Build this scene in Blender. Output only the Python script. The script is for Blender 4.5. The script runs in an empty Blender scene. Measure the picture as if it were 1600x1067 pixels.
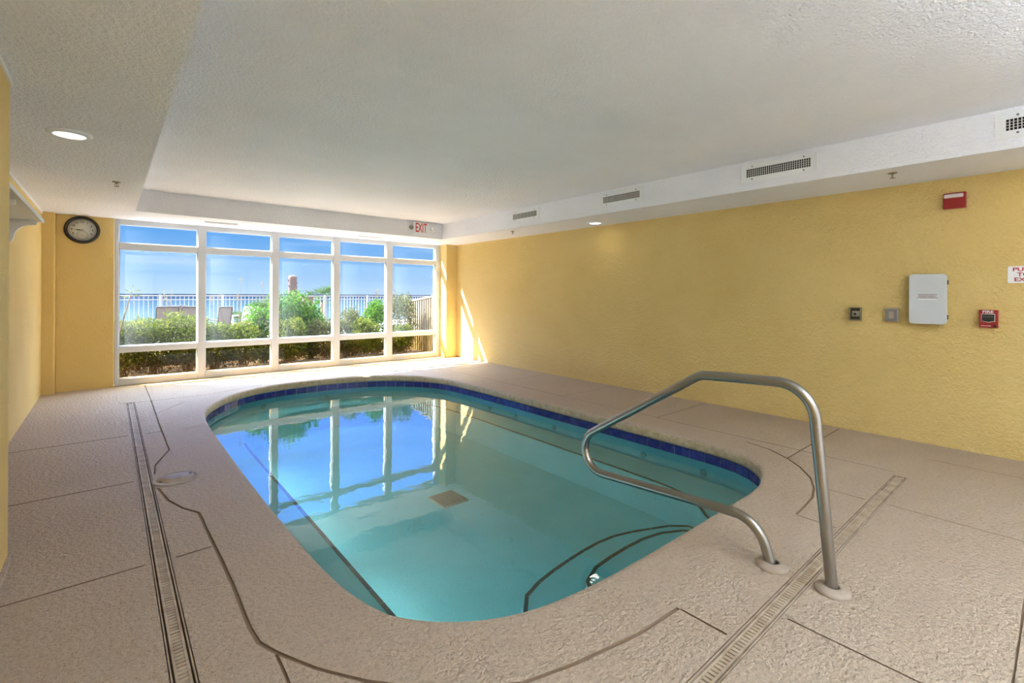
import bpy, bmesh, math, random
from mathutils import Vector, Matrix
random.seed(7)
S = bpy.context.scene
COL = S.collection

# ------------------------------------------------------------------ camera
YAW, ROLL = math.radians(40.3), math.radians(0.3)
cd = bpy.data.cameras.new('camera'); cam = bpy.data.objects.new('camera', cd); COL.objects.link(cam)
cd.sensor_width = 36; cd.lens = 742 / 1600 * 36; cd.shift_y = -(533.5 - 460.3) / 1600; cd.clip_start = .02; cd.clip_end = 3000
fw = Vector((math.sin(YAW), math.cos(YAW), 0)); rt = Vector((math.cos(YAW), -math.sin(YAW), 0)); up = Vector((0, 0, 1))
cx = rt * math.cos(ROLL) + up * math.sin(ROLL); cy = -rt * math.sin(ROLL) + up * math.cos(ROLL)
m = Matrix.Identity(4)
for i in range(3): m[i][0], m[i][1], m[i][2] = cx[i], cy[i], -fw[i]
m[2][3] = 1.35
cam.matrix_world = m
S.camera = cam

# ------------------------------------------------------------------ view, sky, sun, large lights
S.view_settings.view_transform = 'Standard'; S.view_settings.look = 'None'
S.view_settings.gamma = 1; S.view_settings.use_curve_mapping = False
S.view_settings.exposure = 1.54
REAR_SKY_FILL = .8  # strength of the brightening added to the unseen rear sky
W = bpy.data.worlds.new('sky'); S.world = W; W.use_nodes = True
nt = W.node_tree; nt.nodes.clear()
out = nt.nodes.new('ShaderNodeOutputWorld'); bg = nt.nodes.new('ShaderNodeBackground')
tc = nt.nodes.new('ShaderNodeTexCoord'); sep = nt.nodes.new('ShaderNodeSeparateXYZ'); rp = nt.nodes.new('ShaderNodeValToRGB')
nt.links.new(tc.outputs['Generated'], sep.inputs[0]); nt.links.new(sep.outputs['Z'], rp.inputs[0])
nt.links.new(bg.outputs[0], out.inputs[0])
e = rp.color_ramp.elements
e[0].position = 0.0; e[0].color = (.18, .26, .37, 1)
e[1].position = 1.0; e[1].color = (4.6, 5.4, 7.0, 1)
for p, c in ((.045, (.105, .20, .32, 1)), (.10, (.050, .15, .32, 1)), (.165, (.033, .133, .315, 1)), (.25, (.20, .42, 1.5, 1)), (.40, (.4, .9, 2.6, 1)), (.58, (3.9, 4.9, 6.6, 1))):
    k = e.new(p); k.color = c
# thin streaks of cloud
mp = nt.nodes.new('ShaderNodeMapping'); mp.inputs['Scale'].default_value = (1.2, 1.2, 14)
nz = nt.nodes.new('ShaderNodeTexNoise'); nz.inputs['Scale'].default_value = 2.2; nz.inputs['Detail'].default_value = 4
cr = nt.nodes.new('ShaderNodeValToRGB'); cr.color_ramp.elements[0].position = .56; cr.color_ramp.elements[1].position = .85
cr.color_ramp.elements[1].color = (.5, .5, .5, 1)
mxs = nt.nodes.new('ShaderNodeMix'); mxs.data_type = 'RGBA'; mxs.inputs[7].default_value = (.24, .31, .40, 1)
nt.links.new(tc.outputs['Generated'], mp.inputs[0]); nt.links.new(mp.outputs[0], nz.inputs[0]); nt.links.new(nz.outputs[0], cr.inputs[0])
# added unseen brightening of the rear sky, fill for the rear window
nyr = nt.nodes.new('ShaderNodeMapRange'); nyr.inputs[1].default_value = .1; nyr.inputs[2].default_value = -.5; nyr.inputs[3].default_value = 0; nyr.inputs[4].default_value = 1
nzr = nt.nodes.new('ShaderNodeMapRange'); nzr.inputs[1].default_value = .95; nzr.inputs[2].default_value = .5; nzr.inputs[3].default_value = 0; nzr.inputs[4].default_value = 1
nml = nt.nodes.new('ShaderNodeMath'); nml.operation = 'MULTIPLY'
cb = nt.nodes.new('ShaderNodeMix'); cb.data_type = 'RGBA'; cb.inputs[7].default_value = (REAR_SKY_FILL * .94, REAR_SKY_FILL * .98, REAR_SKY_FILL * 1.05, 1)
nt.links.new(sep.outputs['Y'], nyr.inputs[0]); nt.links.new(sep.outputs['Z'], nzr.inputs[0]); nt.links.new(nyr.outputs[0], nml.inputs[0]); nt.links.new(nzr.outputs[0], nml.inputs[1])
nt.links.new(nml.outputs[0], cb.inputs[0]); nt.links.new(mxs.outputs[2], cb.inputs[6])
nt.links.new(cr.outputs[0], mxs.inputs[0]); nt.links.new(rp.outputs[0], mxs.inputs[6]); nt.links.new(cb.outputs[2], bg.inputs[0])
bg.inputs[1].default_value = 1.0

sd = bpy.data.lights.new('sun', 'SUN'); sd.energy = 21.0; sd.angle = math.radians(.5); sd.color = (1, .98, .96)
sun = bpy.data.objects.new('sun', sd); COL.objects.link(sun)
sun.rotation_euler = Vector((1, -.71, -1.136)).to_track_quat('-Z', 'Y').to_euler()

for nme, loc, rx, sx_, sy_ in (('window_portal', (2.77, 9.15, 1.2), -math.pi / 2, 5.5, 2.5), ('rear_fill_window_portal', (2.6, -3.35, 1.2), math.pi / 2, 6.2, 2.4)):
    pl = bpy.data.lights.new(nme, 'AREA'); pl.shape = 'RECTANGLE'; pl.size = sx_; pl.size_y = sy_; pl.cycles.is_portal = True
    po = bpy.data.objects.new(nme, pl); COL.objects.link(po); po.location = loc; po.rotation_euler = (rx, 0, 0)
FILL_UP_W = 18          # each added unseen fill trough behind the camera
POOL_FILL_W = 1.6  # each added fill strip under the pool bench
DOWN_W = .3         # each recessed downlight

# ------------------------------------------------------------------ materials
def srgb(r, g, b):
    f = lambda c: (c / 255 / 12.92) if c / 255 <= .04045 else ((c / 255 + .055) / 1.055) ** 2.4
    return (f(r), f(g), f(b), 1)

def mat(name, col, rough=.6, metal=0, spec=.5, bumps=(), var=None, trans=0, speck=None):
    """bumps: (scale, strength, distance, stretch); var: (scale, other colour, lo, hi)"""
    M = bpy.data.materials.new(name); M.use_nodes = True
    n = M.node_tree.nodes; l = M.node_tree.links; b = n['Principled BSDF']
    b.inputs['Base Color'].default_value = col; b.inputs['Roughness'].default_value = rough
    b.inputs['Metallic'].default_value = metal; b.inputs['Specular IOR Level'].default_value = spec
    t = n.new('ShaderNodeTexCoord'); cur = None
    for v in ([var] if var else []) + ([speck] if speck else []):
        z = n.new('ShaderNodeTexNoise'); z.inputs['Scale'].default_value = v[0]; z.inputs['Detail'].default_value = 5
        l.new(t.outputs['Object'], z.inputs[0])
        r = n.new('ShaderNodeValToRGB'); r.color_ramp.elements[0].position = v[2]; r.color_ramp.elements[1].position = v[3]
        x = n.new('ShaderNodeMix'); x.data_type = 'RGBA'
        l.new(z.outputs[0], r.inputs[0]); l.new(r.outputs[0], x.inputs[0])
        if cur: l.new(cur, x.inputs[6])
        else: x.inputs[6].default_value = col
        x.inputs[7].default_value = v[1]; cur = x.outputs[2]
    if cur: l.new(cur, b.inputs['Base Color'])
    prev = None
    for (sc, st, di, sx) in bumps:
        mpn = n.new('ShaderNodeMapping'); mpn.inputs['Scale'].default_value = sx
        z = n.new('ShaderNodeTexNoise'); z.inputs['Scale'].default_value = sc; z.inputs['Detail'].default_value = 3
        z.inputs['Roughness'].default_value = .55
        l.new(t.outputs['Object'], mpn.inputs[0]); l.new(mpn.outputs[0], z.inputs[0])
        bp = n.new('ShaderNodeBump'); bp.inputs['Strength'].default_value = st; bp.inputs['Distance'].default_value = di
        l.new(z.outputs[0], bp.inputs['Height'])
        if prev: l.new(prev.outputs[0], bp.inputs['Normal'])
        prev = bp
    if prev: l.new(prev.outputs[0], b.inputs['Normal'])
    return M

one = (1, 1, 1)
YEL = mat('yellow_stucco', srgb(224, 196, 126), .75, bumps=((48, .42, .012, one),), var=(1.3, srgb(219, 189, 116), .35, .75))
YELR = mat('yellow_stucco_coarse', srgb(224, 196, 126), .75, bumps=((44, 1.0, .022, one), (110, .5, .006, one)), var=(1.3, srgb(219, 189, 116), .35, .75))
CEI = mat('white_ceiling_texture', srgb(246, 246, 252), .85, bumps=((55, 1.0, .014, one),), var=(1.1, srgb(240, 240, 246), .4, .7))
DECK = mat('sprayed_concrete_deck', srgb(190, 172, 151), .55, spec=.35, bumps=((40, 1.0, .022, (1, 1.3, 1)), (110, .8, .006, one)),
           var=(1.0, srgb(182, 163, 141), .35, .7), speck=(55, srgb(170, 151, 130), .50, .72))
GROOVE = mat('deck_groove_dirt', srgb(142, 120, 98), .9, bumps=((60, .5, .01, one),))
COPE = mat('coping_face_shaded', srgb(188, 172, 140), .6, bumps=((70, .8, .01, one),), var=(20, srgb(164, 146, 112), .4, .7))  # deck tone with the shade of the vertical face put into its colour
PLAS = mat('pool_plaster', srgb(160, 228, 232), .7, bumps=((80, .15, .004, one),), var=(2.2, srgb(148, 220, 224), .35, .7), speck=(140, srgb(130, 204, 208), .52, .75))
TILE = mat('cobalt_tile', srgb(34, 40, 120), .12, spec=.6, var=(18, srgb(62, 68, 140), .45, .75))
GROUT = mat('tile_grout', srgb(150, 160, 170), .8)
TRIM = mat('dark_trim_tile', srgb(72, 66, 58), .4, var=(9, srgb(96, 80, 60), .4, .6))
WHT = mat('white_window_frame', srgb(204, 207, 210), .35)
WPL = mat('white_plastic', srgb(238, 239, 241), .4)
GPL = mat('grey_enclosure_plastic', srgb(200, 204, 206), .4)
GREY = mat('grey_metal', srgb(130, 128, 122), .5, .3)
DARK = mat('duct_shade', srgb(22, 20, 18), .9)
SLOT = mat('vent_blades', srgb(214, 212, 206), .5)
STEEL = mat('brushed_stainless', srgb(156, 152, 146), .34, 1.0, bumps=((30, .08, .002, (8, 1, 1)),))
STON = mat('beige_plastic', srgb(172, 157, 141), .55, var=(12, srgb(155, 139, 121), .4, .7))
GRATE = mat('grate_plastic', srgb(184, 166, 144), .6, var=(14, srgb(156, 136, 112), .4, .7))
BLK = mat('clock_black_rim', srgb(38, 30, 30), .25)
CHAN = mat('drain_channel_dirt', srgb(84, 68, 52), .9)
FPAN = mat('floor_panel_beige', srgb(168, 160, 130), .6)
FPAN2 = mat('floor_panel_slats', srgb(120, 112, 84), .7)
JET = mat('jet_fitting', srgb(132, 186, 186), .4)
DIAL = mat('clock_dial', srgb(214, 212, 200), .5)
RED = mat('red_plastic', srgb(150, 26, 26), .35)
REDT = mat('red_lettering', srgb(176, 34, 40), .5)
EXR = mat('exit_lettering', srgb(206, 60, 44), .5)
BLKP = mat('black_plastic', srgb(30, 28, 28), .4)
LENS = mat('clear_lens', srgb(215, 205, 205), .12)
BRS = mat('brass_sprinkler', srgb(150, 140, 120), .35, .9)
OLIV = mat('olive_dark_recess', srgb(74, 62, 34), .6)
SHLF = mat('shelf_paint', srgb(228, 226, 224), .5)
SAND = mat('sand', srgb(103, 95, 83), .9, bumps=((3, .4, .05, one),))
PAVE = mat('terrace_paving', srgb(109, 101, 90), .8, var=(2, srgb(101, 93, 81), .4, .6))
SOIL = mat('mulch_soil', srgb(53, 41, 34), .95, bumps=((30, 1, .04, one),), var=(14, srgb(94, 76, 66), .5, .65))
RAILW = mat('white_railing_paint', srgb(130, 130, 127), .45)
TAN = mat('tan_slat_paint', srgb(107, 96, 74), .5)
TANB = mat('brown_louver_backing', srgb(63, 49, 34), .7)
BRN = mat('brown_pillar_render', srgb(67, 44, 35), .7, bumps=((20, .3, .01, one),))
BLOCK = mat('beige_block_render', srgb(90, 78, 65), .8)
SLING = mat('taupe_sling_fabric', srgb(93, 82, 76), .8)
SLFR = mat('dark_bronze_frame', srgb(49, 40, 36), .45)
BARK = mat('bark', srgb(104, 84, 60), .9)

def leafmat(name, a, b, c):
    M = bpy.data.materials.new(name); M.use_nodes = True
    n = M.node_tree.nodes; l = M.node_tree.links; p = n['Principled BSDF']; o = n['Material Output']
    t = n.new('ShaderNodeTexCoord'); z = n.new('ShaderNodeTexNoise'); z.inputs['Scale'].default_value = 9; z.inputs['Detail'].default_value = 6
    z.inputs['Roughness'].default_value = .8
    r = n.new('ShaderNodeValToRGB'); r.color_ramp.elements[0].position = .3; r.color_ramp.elements[0].color = a
    r.color_ramp.elements[1].position = .7; r.color_ramp.elements[1].color = c
    k = r.color_ramp.elements.new(.5); k.color = b
    l.new(t.outputs['Object'], z.inputs[0]); l.new(z.outputs[0], r.inputs[0]); l.new(r.outputs[0], p.inputs['Base Color'])
    p.inputs['Roughness'].default_value = .6; p.inputs['Specular IOR Level'].default_value = .15
    tr = n.new('ShaderNodeBsdfTranslucent'); l.new(r.outputs[0], tr.inputs[0])
    mx = n.new('ShaderNodeMixShader'); mx.inputs[0].default_value = .38
    l.new(p.outputs[0], mx.inputs[1]); l.new(tr.outputs[0], mx.inputs[2]); l.new(mx.outputs[0], o.inputs[0])
    return M
LF1 = leafmat('leaf_olive_green', srgb(22, 34, 4), srgb(68, 82, 12), srgb(138, 138, 44))
LF2 = leafmat('leaf_bright_green', srgb(18, 46, 5), srgb(52, 94, 12), srgb(112, 142, 34))
LF3 = leafmat('leaf_grey_green', srgb(30, 36, 14), srgb(68, 74, 32), srgb(112, 108, 62))
LF4 = leafmat('palm_green', srgb(32, 55, 28), srgb(58, 82, 43), srgb(85, 103, 57))
LF5 = leafmat('dry_grass', srgb(91, 79, 53), srgb(114, 101, 70), srgb(137, 122, 91))
LF6 = leafmat('leaf_brown_twigs', srgb(50, 43, 23), srgb(84, 70, 37), srgb(114, 93, 53))

def glassmat(name, tint, haze=0.0, fres=1.45):
    M = bpy.data.materials.new(name); M.use_nodes = True
    n = M.node_tree.nodes; l = M.node_tree.links; n.clear()
    o = n.new('ShaderNodeOutputMaterial'); t = n.new('ShaderNodeBsdfTransparent'); t.inputs[0].default_value = tint
    g = n.new('ShaderNodeBsdfGlossy'); g.inputs['Roughness'].default_value = .02
    f = n.new('ShaderNodeFresnel'); f.inputs[0].default_value = fres
    mx = n.new('ShaderNodeMixShader'); l.new(f.outputs[0], mx.inputs[0]); l.new(t.outputs[0], mx.inputs[1]); l.new(g.outputs[0], mx.inputs[2])
    last = mx
    if haze:
        # condensation: run marks, denser at the left stile and under the transom of each pane
        tc = n.new('ShaderNodeTexCoord'); sp = n.new('ShaderNodeSeparateXYZ'); l.new(tc.outputs['Generated'], sp.inputs[0])
        mp = n.new('ShaderNodeMapping'); mp.inputs['Scale'].default_value = (42, 1, 3.5)
        z = n.new('ShaderNodeTexNoise'); z.inputs['Scale'].default_value = 1.0; z.inputs['Detail'].default_value = 5; z.inputs['Roughness'].default_value = .7
        l.new(tc.outputs['Object'], mp.inputs[0]); l.new(mp.outputs[0], z.inputs[0])
        rx = n.new('ShaderNodeMapRange'); rx.inputs[1].default_value = 0; rx.inputs[2].default_value = .45; rx.inputs[3].default_value = .75; rx.inputs[4].default_value = .12
        l.new(sp.outputs['X'], rx.inputs[0])
        rz = n.new('ShaderNodeMapRange'); rz.inputs[1].default_value = .75; rz.inputs[2].default_value = 1.0; rz.inputs[3].default_value = 0; rz.inputs[4].default_value = .35
        l.new(sp.outputs['Z'], rz.inputs[0])
        ad = n.new('ShaderNodeMath'); l.new(rx.outputs[0], ad.inputs[0]); l.new(rz.outputs[0], ad.inputs[1])
        mu = n.new('ShaderNodeMath'); mu.operation = 'MULTIPLY'; l.new(ad.outputs[0], mu.inputs[0]); l.new(z.outputs[0], mu.inputs[1])
        m2 = n.new('ShaderNodeMath'); m2.operation = 'MULTIPLY'; l.new(mu.outputs[0], m2.inputs[0]); m2.inputs[1].default_value = haze; m2.use_clamp = True
        d = n.new('ShaderNodeBsdfDiffuse'); d.inputs[0].default_value = (.75, .82, .88, 1)
        tl = n.new('ShaderNodeBsdfTranslucent'); tl.inputs[0].default_value = (.75, .82, .88, 1)
        dd = n.new('ShaderNodeMixShader'); dd.inputs[0].default_value = .6; l.new(d.outputs[0], dd.inputs[1]); l.new(tl.outputs[0], dd.inputs[2])
        m3 = n.new('ShaderNodeMixShader'); l.new(m2.outputs[0], m3.inputs[0]); l.new(mx.outputs[0], m3.inputs[1]); l.new(dd.outputs[0], m3.inputs[2])
        last = m3
    l.new(last.outputs[0], o.inputs[0])
    return M
GL_TOP = glassmat('clear_glass', (.93, .96, .97, 1), .06)
GL_MID = glassmat('misted_glass', (.95, .97, .98, 1), .10)
GL_LOW = glassmat('amber_tinted_glass', (.74, .55, .28, 1))

# water: clear surface that mirrors by Fresnel, gently rippled
WAT = bpy.data.materials.new('pool_water'); WAT.use_nodes = True
n = WAT.node_tree.nodes; l = WAT.node_tree.links; n.clear()
o = n.new('ShaderNodeOutputMaterial'); t = n.new('ShaderNodeBsdfTransparent'); t.inputs[0].default_value = (.74, .96, .97, 1)
g = n.new('ShaderNodeBsdfGlossy'); g.inputs['Roughness'].default_value = .012
f = n.new('ShaderNodeFresnel'); f.inputs[0].default_value = 1.5
tc = n.new('ShaderNodeTexCoord'); z = n.new('ShaderNodeTexNoise'); z.inputs['Scale'].default_value = 5; z.inputs['Detail'].default_value = 3
bp = n.new('ShaderNodeBump'); bp.inputs['Strength'].default_value = .12; bp.inputs['Distance'].default_value = .010
l.new(tc.outputs['Object'], z.inputs[0]); l.new(z.outputs[0], bp.inputs['Height']); l.new(bp.outputs[0], g.inputs['Normal']); l.new(bp.outputs[0], f.inputs['Normal'])
mx = n.new('ShaderNodeMixShader'); l.new(f.outputs[0], mx.inputs[0]); l.new(t.outputs[0], mx.inputs[1]); l.new(g.outputs[0], mx.inputs[2]); l.new(mx.outputs[0], o.inputs[0])

def emat(name, col, s):
    M = bpy.data.materials.new(name); M.use_nodes = True; b = M.node_tree.nodes['Principled BSDF']
    b.inputs['Base Color'].default_value = (.9, .9, .9, 1); b.inputs['Emission Color'].default_value = col; b.inputs['Emission Strength'].default_value = s
    return M
GLOW = emat('lit_diffuser', (1, .93, .82, 1), 1.3)
SEAM = bpy.data.materials.new('sea_water'); SEAM.use_nodes = True
n = SEAM.node_tree.nodes; l = SEAM.node_tree.links; b = n['Principled BSDF']; b.inputs['Roughness'].default_value = .5; b.inputs['Specular IOR Level'].default_value = 0
tc = n.new('ShaderNodeTexCoord'); sp = n.new('ShaderNodeSeparateXYZ'); l.new(tc.outputs['Object'], sp.inputs[0])
r = n.new('ShaderNodeValToRGB'); mr = n.new('ShaderNodeMapRange'); mr.inputs[1].default_value = 90; mr.inputs[2].default_value = 1200
l.new(sp.outputs['Y'], mr.inputs[0]); l.new(mr.outputs[0], r.inputs[0]); l.new(r.outputs[0], b.inputs['Base Color'])
r.color_ramp.elements[0].color = srgb(39, 53, 56); r.color_ramp.elements[1].color = srgb(4, 10, 23); r.color_ramp.elements[1].position = .85
k = r.color_ramp.elements.new(.12); k.color = srgb(26, 42, 51)
k = r.color_ramp.elements.new(.4); k.color = srgb(13, 26, 40)

# ------------------------------------------------------------------ helpers
class G:
    def __init__(s): s.v = []; s.f = []; s.m = []; s.s = []
    def add(s, vs, fs, mi=0, sm=False):
        b = len(s.v); s.v += [tuple(p) for p in vs]
        for q in fs: s.f.append([b + i for i in q]); s.m.append(mi); s.s.append(sm)
        return s
    def box(s, x0, x1, y0, y1, z0, z1, mi=0):
        v = [(x, y, z) for z in (z0, z1) for y in (y0, y1) for x in (x0, x1)]
        return s.add(v, [(0, 2, 3, 1), (4, 5, 7, 6), (0, 1, 5, 4), (2, 6, 7, 3), (0, 4, 6, 2), (1, 3, 7, 5)], mi)
    def prism(s, poly, z0, z1, mi=0, sm=False):
        n = len(poly); v = [(x, y, z0) for x, y in poly] + [(x, y, z1) for x, y in poly]
        s.add(v, [tuple(range(n))[::-1], tuple(range(n, 2 * n))], mi)
        return s.add(v, [(i, (i + 1) % n, n + (i + 1) % n, n + i) for i in range(n)], mi, sm)
    def tube(s, path, r, n=12, mi=0, caps=True, closed=False):
        P = [Vector(p) for p in path]; N = len(P)
        R = r if isinstance(r, (list, tuple)) else [r] * N
        ref = Vector((0, 0, 1)); vs = []; u = None
        for i, p in enumerate(P):
            a = P[(i - 1) % N] if (i > 0 or closed) else p; c = P[(i + 1) % N] if (i < N - 1 or closed) else p
            t = (c - a).normalized()
            if u is None: u = t.cross(ref if abs(t.dot(ref)) < .95 else Vector((1, 0, 0))).normalized()
            else: u = (u - t * u.dot(t)).normalized()
            w = t.cross(u)
            for k in range(n):
                an = 2 * math.pi * k / n; vs.append(p + (u * math.cos(an) + w * math.sin(an)) * R[i])
        fs = []
        for i in range(N if closed else N - 1):
            j = (i + 1) % N
            for k in range(n): fs.append((i * n + k, i * n + (k + 1) % n, j * n + (k + 1) % n, j * n + k))
        s.add(vs, fs, mi, True)
        if caps and not closed: s.add(vs, [tuple(range(n))[::-1], tuple((N - 1) * n + k for k in range(n))], mi)
        return s
    def lathe(s, prof, c=(0, 0, 0), n=32, mi=0, sx=1, sy=1, caps=False):
        """prof: (radius, z) pairs around local z"""
        vs = [(c[0] + r * math.cos(2 * math.pi * k / n) * sx, c[1] + r * math.sin(2 * math.pi * k / n) * sy, c[2] + z) for r, z in prof for k in range(n)]
        fs = [(i * n + k, i * n + (k + 1) % n, (i + 1) * n + (k + 1) % n, (i + 1) * n + k) for i in range(len(prof) - 1) for k in range(n)]
        s.add(vs, fs, mi, True)
        if caps and prof[0][0] > 1e-6: s.add(vs, [tuple(range(n))[::-1]], mi)
        if caps and prof[-1][0] > 1e-6: s.add(vs, [tuple((len(prof) - 1) * n + k for k in range(n))], mi)
        return s
    def build(s, name, mats, parent=None, bevel=0, seg=2):
        me = bpy.data.meshes.new(name); me.from_pydata(s.v, [], s.f); me.update()
        for M in (mats if isinstance(mats, (list, tuple)) else [mats]): me.materials.append(M)
        me.polygons.foreach_set('material_index', s.m); me.polygons.foreach_set('use_smooth', s.s)
        o = bpy.data.objects.new(name, me); COL.objects.link(o)
        if parent: o.parent = parent
        if bevel:
            bm = bmesh.new(); bm.from_mesh(me); bmesh.ops.remove_doubles(bm, verts=bm.verts, dist=1e-5)
            ed = [q for q in bm.edges if len(q.link_faces) == 2 and q.calc_face_angle(0) > .6]
            bmesh.ops.bevel(bm, geom=ed, offset=bevel, segments=seg, profile=.5, affect='EDGES', clamp_overlap=True)
            bm.to_mesh(me); bm.free()
        return o

def tag(o, label, cat, group=None):
    o['label'] = label; o['category'] = cat
    if group: o['group'] = group
    return o
def struct(o): o['kind'] = 'structure'; return o
def thing(name, label, cat, loc=(0, 0, 0), rot=None, group=None):
    o = bpy.data.objects.new(name, None); COL.objects.link(o); o.empty_display_size = .1
    M = Matrix.Identity(4)
    if rot: M = rot.copy()
    M.translation = Vector(loc); o.matrix_world = M
    return tag(o, label, cat, group)
# frames for wall-mounted things: local x to the viewer's right, y up, z out of the wall
RW = Matrix(((0, 0, -1, 0), (-1, 0, 0, 0), (0, 1, 0, 0), (0, 0, 0, 1)))
FW = Matrix(((1, 0, 0, 0), (0, 0, -1, 0), (0, 1, 0, 0), (0, 0, 0, 1)))
def text(name, s, size, M, parent, x, y, z, align='CENTER', bold=0.0, sx=1.0, depth=.0008):
    c = bpy.data.curves.new(name, 'FONT'); c.body = s; c.size = size; c.align_x = align; c.align_y = 'CENTER'; c.offset = bold; c.extrude = depth
    t = bpy.data.objects.new(name + '_curve', c); COL.objects.link(t)
    dg = bpy.context.evaluated_depsgraph_get(); me = bpy.data.meshes.new_from_object(t.evaluated_get(dg))
    bpy.data.objects.remove(t); bpy.data.curves.remove(c)
    me.transform(Matrix.Translation((x, y, z)) @ Matrix.Diagonal((sx, 1, 1, 1)))
    me.materials.clear(); me.materials.append(M); me.name = name
    o = bpy.data.objects.new(name, me); COL.objects.link(o); o.parent = parent
    return o
def copy_tree(o, parent=None):
    c = o.copy(); COL.objects.link(c)
    if parent: c.parent = parent
    for ch in [q for q in o.children]: copy_tree(ch, c)
    return c
def rrect(x0, x1, y0, y1, r, n=6):
    P = []
    for (cx_, cy_, a) in ((x1 - r, y1 - r, 0), (x0 + r, y1 - r, 90), (x0 + r, y0 + r, 180), (x1 - r, y0 + r, 270)):
        for k in range(n + 1):
            an = math.radians(a + 90 * k / n); P.append((cx_ + r * math.cos(an), cy_ + r * math.sin(an)))
    return P
def catmull(P, n, closed=True):
    out = []; N = len(P)
    for i in range(N if closed else N - 1):
        g = lambda k: Vector(P[(i + k) % N]) if closed else Vector(P[max(0, min(N - 1, i + k))])
        a, b, c, d = g(-1), g(0), g(1), g(2)
        for k in range(n):
            t = k / n
            out.append(.5 * ((2 * b) + (c - a) * t + (2 * a - 5 * b + 4 * c - d) * t * t + (3 * b - a - 3 * c + d) * t ** 3))
    if not closed: out.append(Vector(P[-1]))
    return out
def resample(P, n=None, step=None, closed=True):
    Q = P + [P[0]] if closed else P
    L = [0]
    for a, b in zip(Q, Q[1:]): L.append(L[-1] + (b - a).length)
    if n is None: n = max(2, round(L[-1] / step))
    out = []; j = 0
    for i in range(n if closed else n + 1):
        t = L[-1] * i / n
        while j < len(L) - 2 and L[j + 1] < t: j += 1
        k = (t - L[j]) / max(1e-9, L[j + 1] - L[j]); out.append(Q[j].lerp(Q[j + 1], k))
    return out
def offset(P, d, closed=True):
    """positive d to the right of travel; outline runs counter-clockwise so that is outwards"""
    out = []; N = len(P)
    for i in range(N):
        a = P[(i - 1) % N] if closed or i > 0 else P[i]; c = P[(i + 1) % N] if closed or i < N - 1 else P[i]
        t = (c - a).normalized(); out.append(P[i] + Vector((t.y, -t.x)) * d)
    return out

XR, XL, YW, ZC, ZS = 5.74, -.68, 8.93, 2.70, 2.41

# ------------------------------------------------------------------ pool outline
out_pts = [(1.43, 1.505), (1.8, 1.455), (2.4, 1.44), (3.0, 1.44), (3.47, 1.445), (3.72, 1.50), (3.93, 1.60), (4.10, 1.80), (4.165, 2.06), (4.175, 2.5), (4.175, 3.4),
           (4.17, 4.4), (4.165, 5.4), (4.15, 6.0), (4.12, 6.4), (4.03, 6.72), (3.84, 7.05), (3.48, 7.38), (3.1, 7.56), (2.6, 7.64), (2.1, 7.65), (1.65, 7.54),
           (1.3, 7.28), (1.06, 6.94), (.87, 6.5), (.80, 5.95), (.785, 5.0), (.785, 3.7), (.80, 2.85), (.83, 2.25), (.90, 1.92), (.99, 1.775), (1.09, 1.675), (1.22, 1.585)]
OUT = resample(catmull([Vector(p) for p in out_pts], 8), n=240)

# ------------------------------------------------------------------ floor (deck slab, sawn joints, drain channels)
bm = bmesh.new()
IN = offset(OUT, .055)
FX0, FX1, FY0, FY1 = -.9, 5.9, -3.1, 9.05
lo = [bm.verts.new((p.x, p.y, 0)) for p in IN]
rc = [bm.verts.new(p) for p in ((FX0, FY0, 0), (FX1, FY0, 0), (FX1, FY1, 0), (FX0, FY1, 0))]
ed = [bm.edges.new((lo[i], lo[(i + 1) % len(lo)])) for i in range(len(lo))] + [bm.edges.new((rc[i], rc[(i + 1) % 4])) for i in range(4)]
bmesh.ops.triangle_fill(bm, use_beauty=True, use_dissolve=False, edges=ed)
bmesh.ops.recalc_face_normals(bm, faces=bm.faces)
if sum(f_.normal.z for f_ in bm.faces) < 0: bmesh.ops.reverse_faces(bm, faces=bm.faces)
ex = bmesh.ops.extrude_face_region(bm, geom=list(bm.faces))
for v in ex['geom']:
    if isinstance(v, bmesh.types.BMVert): v.co.z = -.12
bmesh.ops.recalc_face_normals(bm, faces=bm.faces)
me = bpy.data.meshes.new('floor'); bm.to_mesh(me); bm.free()
floor = struct(bpy.data.objects.new('floor', me)); COL.objects.link(floor); me.materials.append(DECK); me.materials.append(GROOVE)

cut = G()
def groove(P, w=.013, z=-.009, ragged=True):
    P = [Vector(p) for p in P]
    Q = resample(P, step=.12, closed=False) if ragged else P
    if ragged and len(P) > 2: Q = sorted_insert(P, Q)
    L = offset(Q, -w / 2, False); R = offset(Q, w / 2, False)
    if ragged:
        L = [p + Vector((random.uniform(-1, 1), random.uniform(-1, 1))) * .0018 for p in L]
    poly = R + L[::-1]
    cut.prism([(p.x, p.y) for p in poly], z, .03, 0)
def sorted_insert(P, Q):
    # keep true corners: densify each leg on its own
    out = []
    for a, b in zip(P, P[1:]):
        k = max(1, round((b - a).length / .12))
        out += [a.lerp(b, i / k) for i in range(k)]
    return out + [P[-1]]
XJ = .14
for y, x0 in ((2.967, -.36), (4.33, -.64), (5.76, -.64), (.95, -.36)): groove([(x0, y), (XJ, y)])
groove([(.265, 5.73), (.395, 5.73)], .010); groove([(.265, 2.955), (.42, 2.96)])
groove([(.40, 8.75), (.405, 7.47)], .010); 
groove([(.405, 7.45), (.40, 6.6), (.395, 5.8), (.40, 5.02), (.33, 4.80), (.281, 4.64), (.262, 4.42)], .013)
groove([(.262, 4.08), (.295, 3.80), (.36, 3.60), (.425, 3.47), (.434, 2.97), (.442, 2.52), (.437, 2.14), (.445, 2.03), (.484, 1.93), (.574, 1.757), (.69, 1.585), (.87, 1.38), (1.1, 1.232), (1.306, 1.172), (1.614, 1.112), (1.88, 1.095)], .016)
groove([(1.882, 1.085), (1.882, .885)], .011); groove([(.482, 1.92), (.474, .885)], .011)
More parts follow.
